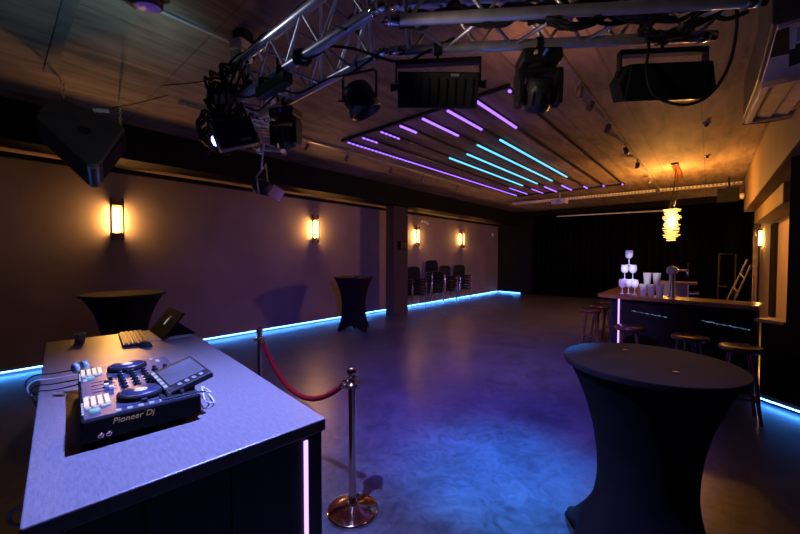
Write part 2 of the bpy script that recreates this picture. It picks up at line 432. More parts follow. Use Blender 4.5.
t = thing('corner_speaker', 'dark speaker with a pale clamp hung in the far right ceiling corner', 'speaker', (.30, 11.0, 3.4))
MB().box(-.2,.16,-.12,.12,-.56,-.26).build('cabinet', MATTE, t, .01)
MB().tube([(0,0,-.27),(0,0,0)], .02, 8).build('hanger', BLKM, t)
MB().lathe([(.05,-.05),(.07,-.03),(.07,.03),(.05,.05)], 16, M=Matrix.Translation((.2,-.02,-.46)) @ Matrix.Rotation(pi/2,4,'Y')).build('clamp', WHITEP, t)

# ------------------------------------------------------------------ bar
t = thing('bar_counter', 'dark bar counter with wooden top and a violet light strip down its front', 'bar', (-.3, 6.0, 0))
def loc(poly): return [(x+.3, y-6.0) for x, y in poly]
MB().prism(loc([(-1.18,5.84),(.42,5.56),(.50,6.04),(-.72,6.26),(-.76,8.0),(-1.25,8.0),(-1.25,5.92)]), 1.0, 1.05).build('counter_top', WOODD, t, .008)
MB().prism(loc([(-1.07,6.0),(.42,5.74),(.46,5.97),(-.82,6.2),(-.85,7.9),(-1.09,7.9)]), 0, 1.0).build('front_panel', mat('bar_front', (.007,.006,.007), .75, spec=.15, vary=.5, scale=5, bump=.4, bscale=14), t, .004)
MB().prism(loc([(-1.105,5.99),(-1.075,5.985),(-1.075,6.02),(-1.105,6.03)]), 0, .999).build('corner_post', BLKM, t, .003)
MB().prism(loc([(-.995,5.971),(-.975,5.968),(-.975,5.985),(-.995,5.99)]), .02, .99).build('light_strip', glow('bar_violet', (.36,.2,1.), 3.), t)
for (x0, x1, z0, z1, l) in ((-.82,-.42,.83,.79,'faint wavy string of blue white lights on the left of the bar front'), (-.06,.36,.80,.75,'faint wavy string of blue white lights on bar front above the rightmost stools')):
    s = MB(); n = 26
    P = []
    for i in range(n+1):
        u = i/n; x = x0+(x1-x0)*u
        y = 6.0 - .1745*(x+1.07) - .012
        P.append((x, y, z0+(z1-z0)*u + .003*sin(i*1.3) + random.uniform(-.0025,.0025)))
    th = thing('light_string', l, 'string lights', P[0], 0, 'light strings on the bar front')
    o0 = Vector(P[0])
    MB().tube([Vector(p)-o0 for p in P], .003, 6).build('wire', RUBBER, th)
    s = MB()
    for i in range(0, n+1): s.ball(Vector(P[i])-o0+Vector((0,-.003,0)), random.choice((.003,.0045,.006)), 5)
    s.build('bulbs', glow('string_bulb', (.3,.55,1.), .6), th)

# wine glasses (pyramid) and cups
def make_wine(label, loc):
    t = thing('wine_glass', label, 'glass', loc, 0, 'white wine glasses stacked in a pyramid')
    MB().lathe([(.036,0),(.036,.003),(.008,.009),(.006,.02)], 20).build('foot', WINEW, t)
    MB().lathe([(.006,.02),(.0055,.09)], 12).build('stem', WINEW, t)
    MB().lathe([(.0055,.09),(.03,.1),(.046,.125),(.049,.155),(.043,.213),(.040,.213),(.045,.155),(.042,.128),(.025,.106),(.0001,.1)], 24).build('bowl', WINEW, t)
    return t
cx, cy = -.89, 6.12
def wp(u, v): return (cx + u*.99 - v*.14, cy + u*.14 + v*.99)
base = [wp(-.076,0), wp(.076,0), wp(0,.066)]
labs = ['white wine glass in the bottom row, left', 'white wine glass in the bottom row, right beside the cups', 'white wine glass in the bottom row, rear middle']
w0 = make_wine(labs[0], (*base[0], 1.05))
for i in (1,2): dup(w0, (*base[i], 1.05), 0, labs[i])
dup(w0, (*wp(-.05,.03), 1.264), 0, 'white wine glass on the left of the middle row'); dup(w0, (*wp(.05,.03), 1.264), 0, 'white wine glass on the right of the middle row')
dup(w0, (*wp(.0,.03), 1.478), 0, 'topmost white wine glass of the pyramid')
def make_cup(label, loc):
    t = tag(MB().lathe([(.033,0),(.036,.002),(.05,.155),(.051,.16),(.048,.16),(.034,.006),(.0001,.005)], 24).build('plastic_cup', GLASS), label, 'cup', 'stacked plastic cups on the bar')
    t.location = loc; return t
cl = ['plastic cup in bottom row beside the wine glasses', 'plastic cup in the middle of the bottom row', 'plastic cup in bottom row nearest the beer tap', 'plastic cup on upper row, nearer the wine glasses', 'plastic cup on upper row, nearer the beer tap']
c0 = None
for i, (x, y, z) in enumerate([(-.70,6.04,1.05),(-.605,6.02,1.05),(-.51,6.0,1.05),(-.655,6.03,1.211),(-.545,6.01,1.211)]):
    if c0 is None: c0 = make_cup(cl[i], (x,y,z))
    else:
        c = c0.copy(); COL.objects.link(c); c.location = (x,y,z); c['label'] = cl[i]

# beer tap
t = thing('beer_tap', 'chrome beer tap column with a round head on the bar top', 'beer tap', (-.38, 6.06, 1.05), -.2)
MB().lathe([(.055,0),(.055,.015),(.038,.03),(.034,.05),(.034,.30),(.038,.32)], 24).build('column', STEEL, t)
MB().lathe([(.05,-.045),(.06,-.035),(.06,.035),(.05,.045)], 24, M=Matrix.Translation((0,0,.36)) @ Matrix.Rotation(pi/2,4,'X')).build('head', STEEL, t)
s = MB(); s.tube([(.05,0,.36),(.13,0,.365),(.165,0,.36)], [.016,.014,.02], 12); s.tube([(.165,0,.375),(.168,0,.33),(.172,0,.29)], [.014,.012,.009], 10)
s.build('faucet', CHROME, t)
MB().tube([(.165,0,.38),(.17,0,.43),(.172,0,.46)], [.008,.012,.014], 10).build('handle', BLK, t)

# back bar, ladder, board
t = thing('back_counter', 'dark brown serving cabinet with a shelf behind the bar', 'cabinet', (-.5, 8.7, 0))
BROWN = mat('brown_cabinet', (.12,.06,.04), .5, vary=.3, scale=5, stretch=(1,1,6))
MB().box(-.3,.33,-.22,.22,1.07,1.11).build('top', BROWN, t, .004)
MB().box(-.25,.2,-.18,.2,0,1.07).build('carcass', BROWN, t, .004)
MB().box(.2,.215,-.2,-.17,0,1.07).build('door_edge', STEEL, t)
MB().box(.2,.36,-.18,.2,.9,.925).build('shelf', STEEL, t)
LADM = mat('ladder_metal', (.2,.19,.19), .45, .6, vary=.15)
t = thing('folding_ladder', 'aluminium folding ladder leaning behind the right end of the bar', 'ladder', (.1, 9.0, 0))
for (x0,y0,x1,y1,z1) in ((-.1,.1,.42,.05,1.55),(.0,-.22,.45,-.2,1.45)):
    MB().tube([(x0,y0,0),(x1,y1,z1)], .014, 4).build('rail', LADM, t)
for i in range(5):
    u = .15+i*.17
    MB().tube([(-.1+.52*u,.1-.05*u,1.55*u),(.45*u,-.22+.02*u,1.45*u)], .012, 4).build('rung', LADM, t)
MB().tube([(.56,.0,0),(.5,.0,1.45)], .014, 6).build('prop_leg', STEEL, t)
tag(MB().box(.6,.66,9.2,9.23,0,1.98).build('wooden_board', mat('pale_board', (.45,.4,.34), .6, vary=.2)), 'pale upright board standing beside the ladder behind the bar', 'board')
t = thing('metal_frame', 'thin dark metal frame standing left of the ladder', 'frame', (.12, 9.3, 0))
s = MB(); s.tube([(0,0,0),(.02,0,1.65)], .012, 6); s.tube([(0,-.05,1.02),(.14,-.05,1.02)], .012, 6); s.tube([(.25,0,0),(.25,0,1.65),(.02,0,1.65)], .012, 6)
s.build('post', mat('dull_steel', (.06,.055,.05), .4, .8, vary=.2), t)

# ------------------------------------------------------------------ bar stools
def make_stool(label, loc, rz):
    t = thing('bar_stool', label, 'stool', loc, rz, 'round wooden bar stools')
    MB().lathe([(.15,.665),(.168,.675),(.172,.695),(.168,.712),(.15,.72),(.0001,.716)], 32).build('seat', WOODS, t)
    for k in range(4):
        a = pi/4+k*pi/2
        MB().tube([(.1*cos(a),.1*sin(a),.67),(.19*cos(a),.19*sin(a),0)], [.019,.016], 10).build('leg', WOODS, t)
    s = MB(); rr = .158
    for k in range(4):
        a = pi/4+k*pi/2; b = a+pi/2
        s.tube([(rr*cos(a),rr*sin(a),.22),(rr*cos(b),rr*sin(b),.22)], .011, 8)
    s.build('footrest', WOODS, t)
    return t
s0 = make_stool('wooden bar stool at the bar corner, under the violet light strip', (-.75,5.3,0), .2)
dup(s0, (-.15,5.1,0), .5, 'wooden bar stool at the middle of the bar front')
dup(s0, (.25,4.84,0), .1, 'wooden bar stool at the right end of bar, beside the cyan floor light')
dup(s0, (-1.5,6.6,0), .3, 'wooden bar stool on left side of bar, nearest the camera of that row')
dup(s0, (-1.47,7.25,0), .6, 'wooden bar stool on left side of bar, middle of that row')
dup(s0, (-1.45,7.95,0), .1, 'wooden bar stool on left side of bar, farthest of that row')

# ------------------------------------------------------------------ cocktail tables
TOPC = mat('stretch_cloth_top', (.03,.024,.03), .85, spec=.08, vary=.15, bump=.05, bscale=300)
def cocktail(label, loc, rt, h, rw, rfoot, rz=0):
    t = thing('cocktail_table', label, 'table', loc, rz, 'cocktail tables in black stretch covers')
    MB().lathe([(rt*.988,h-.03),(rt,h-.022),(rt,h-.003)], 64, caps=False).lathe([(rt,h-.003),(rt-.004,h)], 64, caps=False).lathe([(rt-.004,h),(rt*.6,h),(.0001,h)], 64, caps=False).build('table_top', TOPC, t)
    nz, na = 26, 64; vs, fs = [], []
    for i in range(nz+1):
        u = i/nz
        for k in range(na):
            a = 2*pi*k/na
            f = abs(cos(2*a))**3.0          # 1 at the four feet
            zb = .012 + .11*(1-f)           # scalloped hem
            z = zb + (h-.028-zb)*u
            q = z/h
            top = rw + (rt*.985-rw)*max(0, (q-.46)/.54)**2.1
            bot = rw + (rfoot*(.70+.30*f)-rw)*max(0, (.46-q)/.46)**1.6
            vs.append(((top if q > .46 else bot)*cos(a), (top if q > .46 else bot)*sin(a), z))
    for i in range(nz):
        for k in range(na):
            fs.append((i*na+k, i*na+(k+1)%na, (i+1)*na+(k+1)%na, (i+1)*na+k))
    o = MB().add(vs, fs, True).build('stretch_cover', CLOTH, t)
    q = o.modifiers.new('thick', 'SOLIDIFY'); q.thickness = .004; q.offset = -1
    MB().tube([(0,0,.02),(0,0,h-.04)], .03, 12).build('pole', BLKM, t)
    for k in range(4):
        a = k*pi/2; c = rfoot-.04
        MB().lathe([(.035,0),(.038,.008),(.03,.03),(.022,.035)], 14, M=Matrix.Translation((c*cos(a), c*sin(a), 0))).build('foot', MATTE, t)
    return t
cocktail('large black draped cocktail table in the right foreground', (-.216,2.06,0), .364, 1.1, .205, .52, R(145))
cocktail('black draped cocktail table standing alone before the column by the left wall', (-5.89,5.2,0), .436, 1.16, .26, .42, R(-5))
cocktail('black draped cocktail table behind the desk, near the left wall sconce', (-5.67,1.1,0), .45, 1.13, .24, .4, R(20))
FLK = mat('gold_fleck', (.8,.5,.2), .3, .6, vary=.2)
for (x, y, l) in ((-.33,2.21,'tiny gold fleck on the far left of the foreground table top'), (-.10,1.93,'tiny gold fleck on the right of the foreground table top')):
    o = MB().prism([(-.012,-.004),(.0,-.007),(.013,.002),(.002,.007)], 0, .003).build('confetti_fleck', FLK); o.location = (x,y,1.1006); tag(o, l, 'confetti')

# ------------------------------------------------------------------ stacked chairs
def make_chair(label, loc):
    t = thing('stacking_chair', label, 'chair', loc, 0, 'stacked black chairs along the left wall')
    MB().box(-.2,.22,-.215,.215,.43,.475).build('seat', FABRIC, t, .015)
    M = Matrix.Translation((-.2,0,.66)) @ Matrix.Rotation(-.14,4,'Y')
    MB().prism([(-.215,-.12),(.215,-.12),(.225,.05),(.2,.14),(.12,.165),(-.12,.165),(-.2,.14),(-.225,.05)], -.018, .018, M=M @ Matrix.Rotation(pi/2,4,'Z') @ Matrix.Rotation(pi/2,4,'X')).build('backrest', FABRIC, t, .012)
    for s in (-1,1):
        MB().tube(smooth_path([(.24,s*.235,0),(.2,s*.235,.41),(.17,s*.235,.435),(-.12,s*.235,.435),(-.17,s*.235,.41),(-.25,s*.235,0)], 4), .011, 8).build('side_frame', CHROME, t)
    s = MB()
    for q in (-1,1): s.tube([(-.16,q*.2,.43),(-.205,q*.2,.5),(-.225,q*.2,.68)], .010, 8)
    s.build('back_support', CHROME, t)
    return t
words = ['lowest', 'second from bottom', 'third from bottom', 'fourth from bottom', 'fifth from bottom', 'sixth from bottom', 'seventh from bottom']
stacks = [(-6.78, 8.48, 6, 'chair stack nearest the column'), (-6.78, 9.42, 8, 'tallest chair stack, second from the column'), (-6.78, 10.2, 6, 'third chair stack from the column'), (-6.78, 11.15, 6, 'chair stack farthest from the column')]
ch0 = None
for (x, y, n, nm) in stacks:
    for k in range(n):
        w = 'topmost' if k == n-1 else (words[k])
        lab = 'black chair, %s in the %s' % (w, nm)
        p = (x+.012*k, y+random.uniform(-.008,.008), .093*k)
        if ch0 is None: ch0 = make_chair(lab, p); ch0.rotation_euler = (0,0,-.42)
        else: dup(ch0, p, -.42+random.uniform(-.03,.03), lab)

# small things on the left side
t = thing('wall_speaker', 'small black box mounted on the column face', 'speaker', (-6.24, 7.2, 1.9))
MB().box(0,.1,-.14,.14,-.11,.11).build('cabinet', MATTE, t, .006)
MB().box(.1,.106,-.12,.12,-.09,.09).build('grille', BLK, t, .002)
t = thing('security_camera', 'small camera on the wall above the sconce past the column', 'camera', (-7.15, 9.3, 2.75))
MB().lathe([(.04,0),(.04,.02)], 16, M=Matrix.Rotation(pi/2,4,'Y')).build('mount', WHITEP, t)
s = MB(); s.tube([(.02,0,0),(.1,0,0),(.13,.02,-.03)], .01); s.build('arm', WHITEP, t)
MB().lathe([(.035,-.09),(.04,-.08),(.04,.07),(.03,.08)], 16, M=Matrix.Translation((.16,.03,-.05)) @ Matrix.Rotation(2.0,4,'Y')).build('camera_body', WHITEP, t)
o = MB().box(0,.03,-.05,.05,-.06,.06).build('wall_sensor', WHITEP, None, .01); o.location = (-7.15, 14.3, 2.55); tag(o, 'tiny white sensor high on the left wall near the curtain', 'sensor')

# ------------------------------------------------------------------ stanchions and rope
def make_stanchion(label, loc):
    t = thing('rope_stanchion', label, 'stanchion', loc, 0, 'rose gold rope posts')
    MB().lathe([(.155,0),(.16,.006),(.16,.016),(.15,.022),(.10,.03),(.045,.042),(.03,.05)], 48).build('base', COPPER, t)
    MB().lathe([(.024,.045),(.024,.81)], 28).build('post', COPPER, t)
    MB().lathe([(.026,.79),(.047,.798),(.05,.804),(.047,.812),(.026,.82),(.022,.835),(.022,.85),(.03,.855),(.022,.86)], 28).build('collar', COPPER, t)
    MB().ball((0,0,.888), .033, 14).build('finial', COPPER, t)
    s = MB()
    for a in (0, pi/2, pi, 3*pi/2):
        c = Vector((cos(a)*.052, sin(a)*.052, .806)); P = [c + Vector((cos(a)*cos(w)*.014, sin(a)*cos(w)*.014, sin(w)*.014)) for w in [2*pi*i/10 for i in range(10)]]
        s.tube(P, .003, 6, closed=True)
    s.build('ring', COPPER, t)
    return t
A = (-1.66,1.45); B = (-3.24,1.665)
st = make_stanchion('rose gold rope post in the foreground beside the desk corner', (*A, 0))
dup(st, (*B, 0), 0, 'rose gold rope post behind the desk, holding the far rope end')
d = Vector((B[0]-A[0], B[1]-A[1], 0)); Ld = d.length; d.normalize()
t = thing('velvet_rope', 'red velvet rope hanging in a curve between the two posts', 'rope', (A[0], A[1], .806))
P = []
for i in range(29):
    u = i/28; x = .09 + (Ld-.18)*u
    P.append(d*x + Vector((0,0,-.02 - .27*(1-(2*u-1)**2)*(1+.0*u))))
MB().tube(P, .019, 14).build('rope_cord', VELVET, t)
for (i, sgn) in ((0,-1),(28,1)):
    tt = (P[1]-P[0]).normalized() if i == 0 else (P[28]-P[27]).normalized()
    e = P[i]
    MB().tube([e - tt*sgn*.03, e + tt*sgn*.012], .0215, 14).build('ferrule', COPPER, t)
    MB().tube(smooth_path([e + tt*sgn*.012, e + tt*sgn*.025 + Vector((0,0,.01)), e + tt*sgn*.035 + Vector((0,0,.02)), e+tt*sgn*.03 + Vector((0,0,.0))], 4), .004, 6).build('snap_hook', COPPER, t)

# ------------------------------------------------------------------ DJ desk
DA = R(-5)
t = thing('dj_desk', 'dark wooden DJ desk with a lit vertical strip on its end', 'desk', (-2.265, .53, 0), DA)
MB().prism([(-1.19,-.405),(1.173,-.405),(1.173,.373),(-1.19,.432)],.955,1.0).build('table_top', DESKTOP, t, .004)
MB().prism([(-1.17,-.15),(1.13,-.15),(1.13,-.39),(1.163,-.39),(1.163,.362),(-1.17,.415)],0,.955).build('cabinet', DESKB, t, .003)
s = MB()
for y in (-.18,.04): s.box(1.163,1.1645,y,y+.004,.02,.94)
s.build('panel_joint', MATTE, t)
MB().box(1.161,1.169,.288,.302,.03,.94).build('light_strip', VLED, t)
def dl(x, y, z=1.0):   # desk frame to the room
    c, s_ = cos(DA), sin(DA); return (-2.265 + x*c - y*s_, .53 + x*s_ + y*c, z)

# controller
CA = R(-6)
t = thing('dj_controller', 'DJ controller with two jog wheels, lit pads and a tilted screen', 'DJ controller', (-1.755,.365,1.004), CA)
PANEL = mat('controller_panel', (.06,.06,.09), .33, .1, vary=.15, scale=12)
JOGM = mat('jog_wheel', (.035,.04,.085), .3, .3, vary=.15)
W2, D2, HT = .335, .165, .088
for (x, y) in ((-.28,-.12),(.28,-.12),(-.28,.12),(.28,.12)):
    MB().lathe([(.022,0),(.024,.004),(.02,.016)], 14, M=Matrix.Translation((x,y,0))).build('foot', MATTE, t)
MB().box(-W2,W2,-D2,D2,.016,HT).build('body', MATTE, t, .006)
MB().box(-W2+.006,W2-.006,-D2+.006,D2-.006,HT,HT+.004).build('top_panel', PANEL, t, .002)
Z = HT+.004
for sx in (-.215, .205):
    T = Matrix.Translation((sx, .0, Z))
    j = MB().lathe([(.067,0),(.071,.004),(.071,.014),(.068,.018),(.06,.019)], 48, M=T).build('jog_wheel', MATTE, t)
    MB().lathe([(.0605,.0185),(.059,.0215),(.0001,.0215)], 48, M=T).build('platter', JOGM, j)
    MB().lathe([(.062,.0192),(.062,.0208),(.0595,.0212),(.0595,.0192)], 48, M=T).build('rim', STEEL, j)
    MB().lathe([(.02,.0216),(.02,.0225),(.0001,.0225)], 28, M=T).build('jog_display', glow('jog_screen', (.7,.78,1.), .8), j)
    # pads
    for px in (0, 1):
        p = MB()
        for r in range(4):
            p.box(sx-.085+px*.05, sx-.085+px*.05+.044, -.155+r*.0185, -.155+r*.0185+.0125, Z, Z+.006)
        p.build('performance_pads', PADW, t)
    p = MB()
    for r in range(3): p.box(sx+.02, sx+.035, -.152+r*.02, -.152+r*.02+.014, Z, Z+.004)
    p.build('loop_buttons', PADB, t)
    MB().lathe([(.015,0),(.015,.006),(.012,.007)], 20, M=Matrix.Translation((sx+.065,-.13,Z))).build('cue_button', glow('cue_light', (.15,.6,.55), .5), t)
    MB().box(sx-.01,sx+.03,-.098,-.086,Z,Z+.003).build('sync_button', glow('sync_light', (.5,.7,.7), .5), t)
    MB().box(sx+.085,sx+.089,-.06,.06,Z,Z+.001).build('tempo_slot', MATTE, t)
    MB().box(sx+.078,sx+.096,-.01,.008,Z+.001,Z+.014).build('tempo_slider', BLK, t, .002)
# mixer knobs: two channels and master
for ix, x in enumerate((-.105,-.062,-.019,.024,.067,.11)):
    for iy, y in enumerate((-.035,.005,.045,.085,.125)):
        k = MB().lathe([(.010,0),(.0105,.004),(.0085,.006),(.008,.019),(.007,.02)], 16, M=Matrix.Translation((x,y,Z))).build('knob', MATTE, t)
        MB().box(x-.001,x+.001,y+.001,y+.0075,Z+.0201,Z+.0207).build('knob_pointer', WHITEP, k)
for x in (-.075,-.03,.02,.06):
    MB().box(x-.002,x+.002,-.13,-.055,Z,Z+.001).build('fader_slot', MATTE, t)
    MB().box(x-.009,x+.009,-.10+abs(x)*.3,-.085+abs(x)*.3,Z+.001,Z+.014).build('fader_cap', BLK if x < 0 else WHITEP, t, .002)
s = MB()
for i in range(12): s.box(-.0405+(i%2)*.043,-.0365+(i%2)*.043,-.03+(i//2)*.02,-.018+(i//2)*.02,Z,Z+.002)
s.build('indicator_lights', PADW, t)
for (x, y, w) in ((-.30,.06,.03),(-.31,.1,.02),(-.26,.12,.04),(.12,.12,.03),(.13,-.02,.02),(.13,.03,.02),(.11,-.145,.03),(-.13,-.145,.03),(-.12,.145,.03)):
    MB().box(x-w/2,x+w/2,y-.007,y+.007,Z,Z+.003).build('lit_button', PADB, t, .001)
for sx in (-.215,.205):
    q = MB()
    for i in range(5): q.box(sx-.04+.026*i,sx-.024+.026*i,-.1625,-.157,Z,Z+.002)
    q.build('deck_buttons', PADB, t)
q = MB()
for i in range(5): q.box(.306,.322,-.08+.03*i,-.066+.03*i,Z,Z+.003)
q.build('side_buttons', PADB, t)
# tilted screen
Ms = Matrix.Translation((.165,.125,Z+.034)) @ Matrix.Rotation(R(4),4,'Z') @ Matrix.Rotation(R(16),4,'X') @ Matrix.Rotation(R(4),4,'Y')
sb = MB().box(-.115,.135,-.075,.085,-.012,.012, M=Ms).build('screen_housing', BLK, t, .006)
MB().box(-.085,.085,-.05,.075,.012,.0135, M=Ms).build('screen_glass', mat('screen_face', (.06,.06,.08), .15, vary=.2, emit=(.45,.48,.62), es=.12), sb)
s = MB()
for i in range(5): s.box(-.095+.04*i,-.07+.04*i,-.068,-.057,.012,.016, M=Ms)
s.build('screen_buttons', PADB, sb)
s = MB()
for i in range(4): s.box(.1,.122,-.03+.025*i,-.018+.025*i,.012,.015, M=Ms)
s.build('menu_buttons', GREYP, sb)
MB().box(.06,.28,.06,.158,Z,Z+.024).build('screen_stand', BLK, t, .003)
s = MB(); s.box(.255,.325,.045,.155,Z,Z+.006)
s.build('browse_panel', BLK, t, .002)
for i in range(3):
    for j in range(2): MB().lathe([(.007,0),(.006,.014)], 12, M=Matrix.Translation((.272+.018*i,.07+.04*j,Z+.006))).build('browse_knob', STEEL, t)
# logo lettering on the end facing the camera
cu = bpy.data.curves.new('logo', 'FONT'); cu.body = 'Pioneer Dj'; cu.size = .0255; cu.extrude = .0006; cu.align_x = 'CENTER'; cu.shear = .2
fo = bpy.data.objects.new('logo_tmp', cu); COL.objects.link(fo)
dg = bpy.context.evaluated_depsgraph_get(); dg.update(); lm = bpy.data.meshes.new_from_object(fo.evaluated_get(dg)); bpy.data.objects.remove(fo)
lm.materials.clear(); lm.materials.append(mat('logo_gold', (.75,.5,.25), .4, .3, vary=.1, emit=(.6,.36,.16), es=.12))
lo = bpy.data.objects.new('lettering', lm); COL.objects.link(lo); lo.parent = t; lo.location = (W2+.0008, -.035, .06); lo.rotation_euler = (pi/2, 0, pi/2)
s = MB()
for y in (-.12,-.1): s.lathe([(.008,0),(.008,.006),(.005,.006),(.004,.001)], 14, M=Matrix.Translation((W2,y,.034)) @ Matrix.Rotation(pi/2,4,'Y'))
s.build('side_jack', COPPER, t)

# cables from the controller
def cable(label, pts, r=.004, m=RUBBER, group=None, k=6, name='cable', cat='cable'):
    o = MB().tube(smooth_path(pts, k), r, 6).build(name, m); return tag(o, label, cat, group)
cl = ['black cable leaving the controller, nearest the desk front', 'black cable leaving the controller, second toward the wall', 'white cable crossing the desk edge behind the controller', 'black cable leaving the controller, closest to the paper cup']
for i in range(4):
    a = (-2.09, .25+.055*i, 1.05); zz = 1.004+.004*i; e = -2.16-.085*i
    cable(cl[i], [a, (e+.05,.23+.03*i,1.03), (e,.19+.02*i,zz+.01), (e-.03,.15+.01*i,zz+.004), (e-.05,.118,zz+.004), (e-.055,.10-.004*i,.985), (e-.05,.12,.93), (e-.045,.21+.01*i,.85), (e-.04,.26+.01*i,.5), (e-.04,.26+.01*i,.2), (e-.04,.24+.01*i,.015)], .0028, WCABLE if i == 2 else MATTE, 'cables from the controller over the desk edge')
t2 = thing('headphones', 'small pale headphones resting at the rear corner of the controller', 'headphones', (-2.06,.235,1.096), .4); t2.scale = (.62,.62,.62)
for q in (-.02,.035): MB().lathe([(.03,-.012),(.036,-.006),(.036,.008),(.026,.014)], 18, M=Matrix.Translation((0,q,.036)) @ Matrix.Rotation(pi/2,4,'X')).build('ear_cup', mat('ear_shell', (.35,.5,.6), .25, .3, vary=.1), t2)
MB().tube([(0,-.02+.055*i/10-.0+.0, .04+.03*sin(pi*i/10)) for i in range(11)], .006, 8).build('headband', BLK, t2)
cable('thin white cable loop behind the right side of the controller', [(-1.52,.5,1.07),(-1.49,.545,1.065),(-1.53,.575,1.045),(-1.63,.58,1.04),(-1.58,.56,1.05),(-1.49,.54,1.03),(-1.50,.575,1.012),(-1.62,.60,1.006)], .003, WCABLE)
cable('white cable loop hanging beyond the near long side of the desk', [(-1.50,.32,.90),(-1.50,.12,.90),(-1.51,.05,.868),(-1.532,.028,.856),(-1.547,.014,.833),(-1.538,.021,.809),(-1.513,.05,.803),(-1.48,.13,.80),(-1.45,.32,.7)], .006, WCABLE)

# desk items
o = MB().lathe([(.025,0),(.027,.002),(.033,.06),(.035,.063),(.031,.063),(.024,.004),(.0001,.003)], 24).build('paper_cup', WHITEP); o.location = (-3.3,.385,1.0)
tag(o, 'small white paper cup at the far left corner of the desk', 'cup')
t = thing('keyboard', 'black keyboard with pale keys at the back of the desk', 'keyboard', (-3.13,.655,1.0), R(-8))
KEYM = mat('pale_keys', (.28,.21,.15), .4, vary=.1)
MB().box(-.25,.25,-.075,.075,0,.018).build('case', BLK, t, .005)
s = MB()
for r in range(5):
    for c in range(14): s.box(-.236+c*.0338,-.236+c*.0338+.022,-.063+r*.0265,-.063+r*.0265+.017,.018,.025)
s.build('keys', KEYM, t)
t = thing('computer_mouse', 'glossy black computer mouse beside the keyboard', 'mouse', (-2.83,.655,1.0), R(20))
s = MB(); s.ball((0,0,0), .05, 14, sz=.6)
s.v = [Vector((p.x*1.15, p.y*.68, max(0, p.z))) for p in s.v]
s.build('shell', mat('mouse_shell', (.03,.03,.04), .18, vary=.2, coat=.5), t)
MB().tube([(-.03,0,.031),(-.015,0,.0335)], .005, 10).build('scroll_wheel', GREYP, t)
o = MB().box(-.17,.17,-.14,.14,0,.003).build('paper_sheet', mat('grey_pad', (.42,.46,.55), .5, vary=.1)); o.location = (-3.12,.86,1.0); o.rotation_euler = (0,0,R(-5)); tag(o, 'pale grey sheet under the tablet on the desk', 'paper')
# tablet leaning on a kickstand
t = thing('tablet_computer', 'black tablet with a pale emblem leaning on a stand on the desk', 'tablet', (-3.15,.80,1.003), R(-4))
Mt = Matrix.Rotation(R(-38),4,'X')
tb = MB().box(-.23,.23,-.006,.006,0,.225, M=Mt).build('case', MATTE, t, .004)
MB().box(-.22,.22,.006,.0068,.01,.215, M=Mt).build('screen', BLK, tb)
s = MB()
s.prism([(.03*(1+.08*cos(2*a))*cos(a)*.8 - (.0 if not (abs(a) < .6) else .012), .03*sin(a)) for a in [2*pi*i/28 - pi for i in range(28)]], 0, .0012, M=Mt @ Matrix.Translation((0,-.0061,.12)) @ Matrix.Rotation(pi/2,4,'X'))
s.prism([(.0,.034),(.012,.05),(.014,.042),(.006,.033)], 0, .0012, M=Mt @ Matrix.Translation((0,-.0061,.12)) @ Matrix.Rotation(pi/2,4,'X'))
s.build('emblem', mat('emblem_silver', (.85,.85,.88), .3, vary=.05, emit=(.8,.85,1.), es=.25), tb)
MB().prism([(.05,0),(.24,0),(.095,.12)], -.12, .12, M=Matrix(((0,0,1,0),(1,0,0,0),(0,1,0,0),(0,0,0,1)))).build('kickstand', MATTE, t)

# ------------------------------------------------------------------ trusses
def truss(label, NB, FB, nb, hang):
    o0 = Vector(NB[0])
    t = thing('lighting_truss', label, 'truss', NB[0], 0, 'aluminium box trusses under the ceiling')
    up = Vector((0,0,.232))
    ch = [[Vector(p)-o0 for p in NB], [Vector(p)-o0 for p in FB]]
    ch += [[p+up for p in ch[0]], [p+up for p in ch[1]]]
    for a, b in ch:
        c = MB().tube([a,b], .025, 16).build('chord', ALU, t)
        d = (b-a).normalized()
        MB().tube([a-d*.03,a-d*.028,a+d*.05,a+d*.052], [.018,.022,.0275,.0255], 16).build('coupler', CHROME, c)
        MB().tube([b+d*.03,b+d*.028,b-d*.05,b-d*.052], [.018,.022,.0275,.0255], 16).build('coupler', CHROME, c)
    def P(i, u): return ch[i][0].lerp(ch[i][1], u)
    for (i, j) in ((0,1),(0,2),(1,3),(2,3)):
        for k in range(nb):
            u0 = .06+.88*k/nb; u1 = .06+.88*(k+.5)/nb; u2 = .06+.88*(k+1)/nb
            MB().tube([P(i,u0), P(j,u1), P(i,u2)], .0095, 8).build('brace', ALU, t)
    for u in (.05,.95):
        s = MB()
        for (i, j) in ((0,1),(1,3),(3,2),(2,0)): s.tube([P(i,u),P(j,u)], .0095, 8)
        s.build('end_frame', ALU, t)
    for u in hang:
        s = MB()
        for i in (2,3):
            p = P(i,u); s.tube([p, (p.x,p.y,3.4-o0.z)], .012, 8); s.box(p.x-.03,p.x+.03,p.y-.03,p.y+.03,-.035+p.z,.035+p.z)
        s.build('hanger', BLKM, t)
    return t
truss('left aluminium truss section running above the DJ desk', [(-2.55,1.096,2.65),(-1.06,1.096,2.65)], [(-2.60,1.336,2.65),(-1.29,1.336,2.65)], 4, (.85,))
truss('right aluminium truss section carrying the two flood lights', [(-1.10,1.182,2.65),(.13,2.09,2.65)], [(-1.233,1.375,2.65),(-.023,2.266,2.65)], 4, (.2,.8))
truss('short far left truss section holding the tangled cables', [(-2.64,1.14,2.65),(-3.42,1.78,2.65)], [(-2.58,1.40,2.65),(-3.28,1.97,2.65)], 3, (.6,))

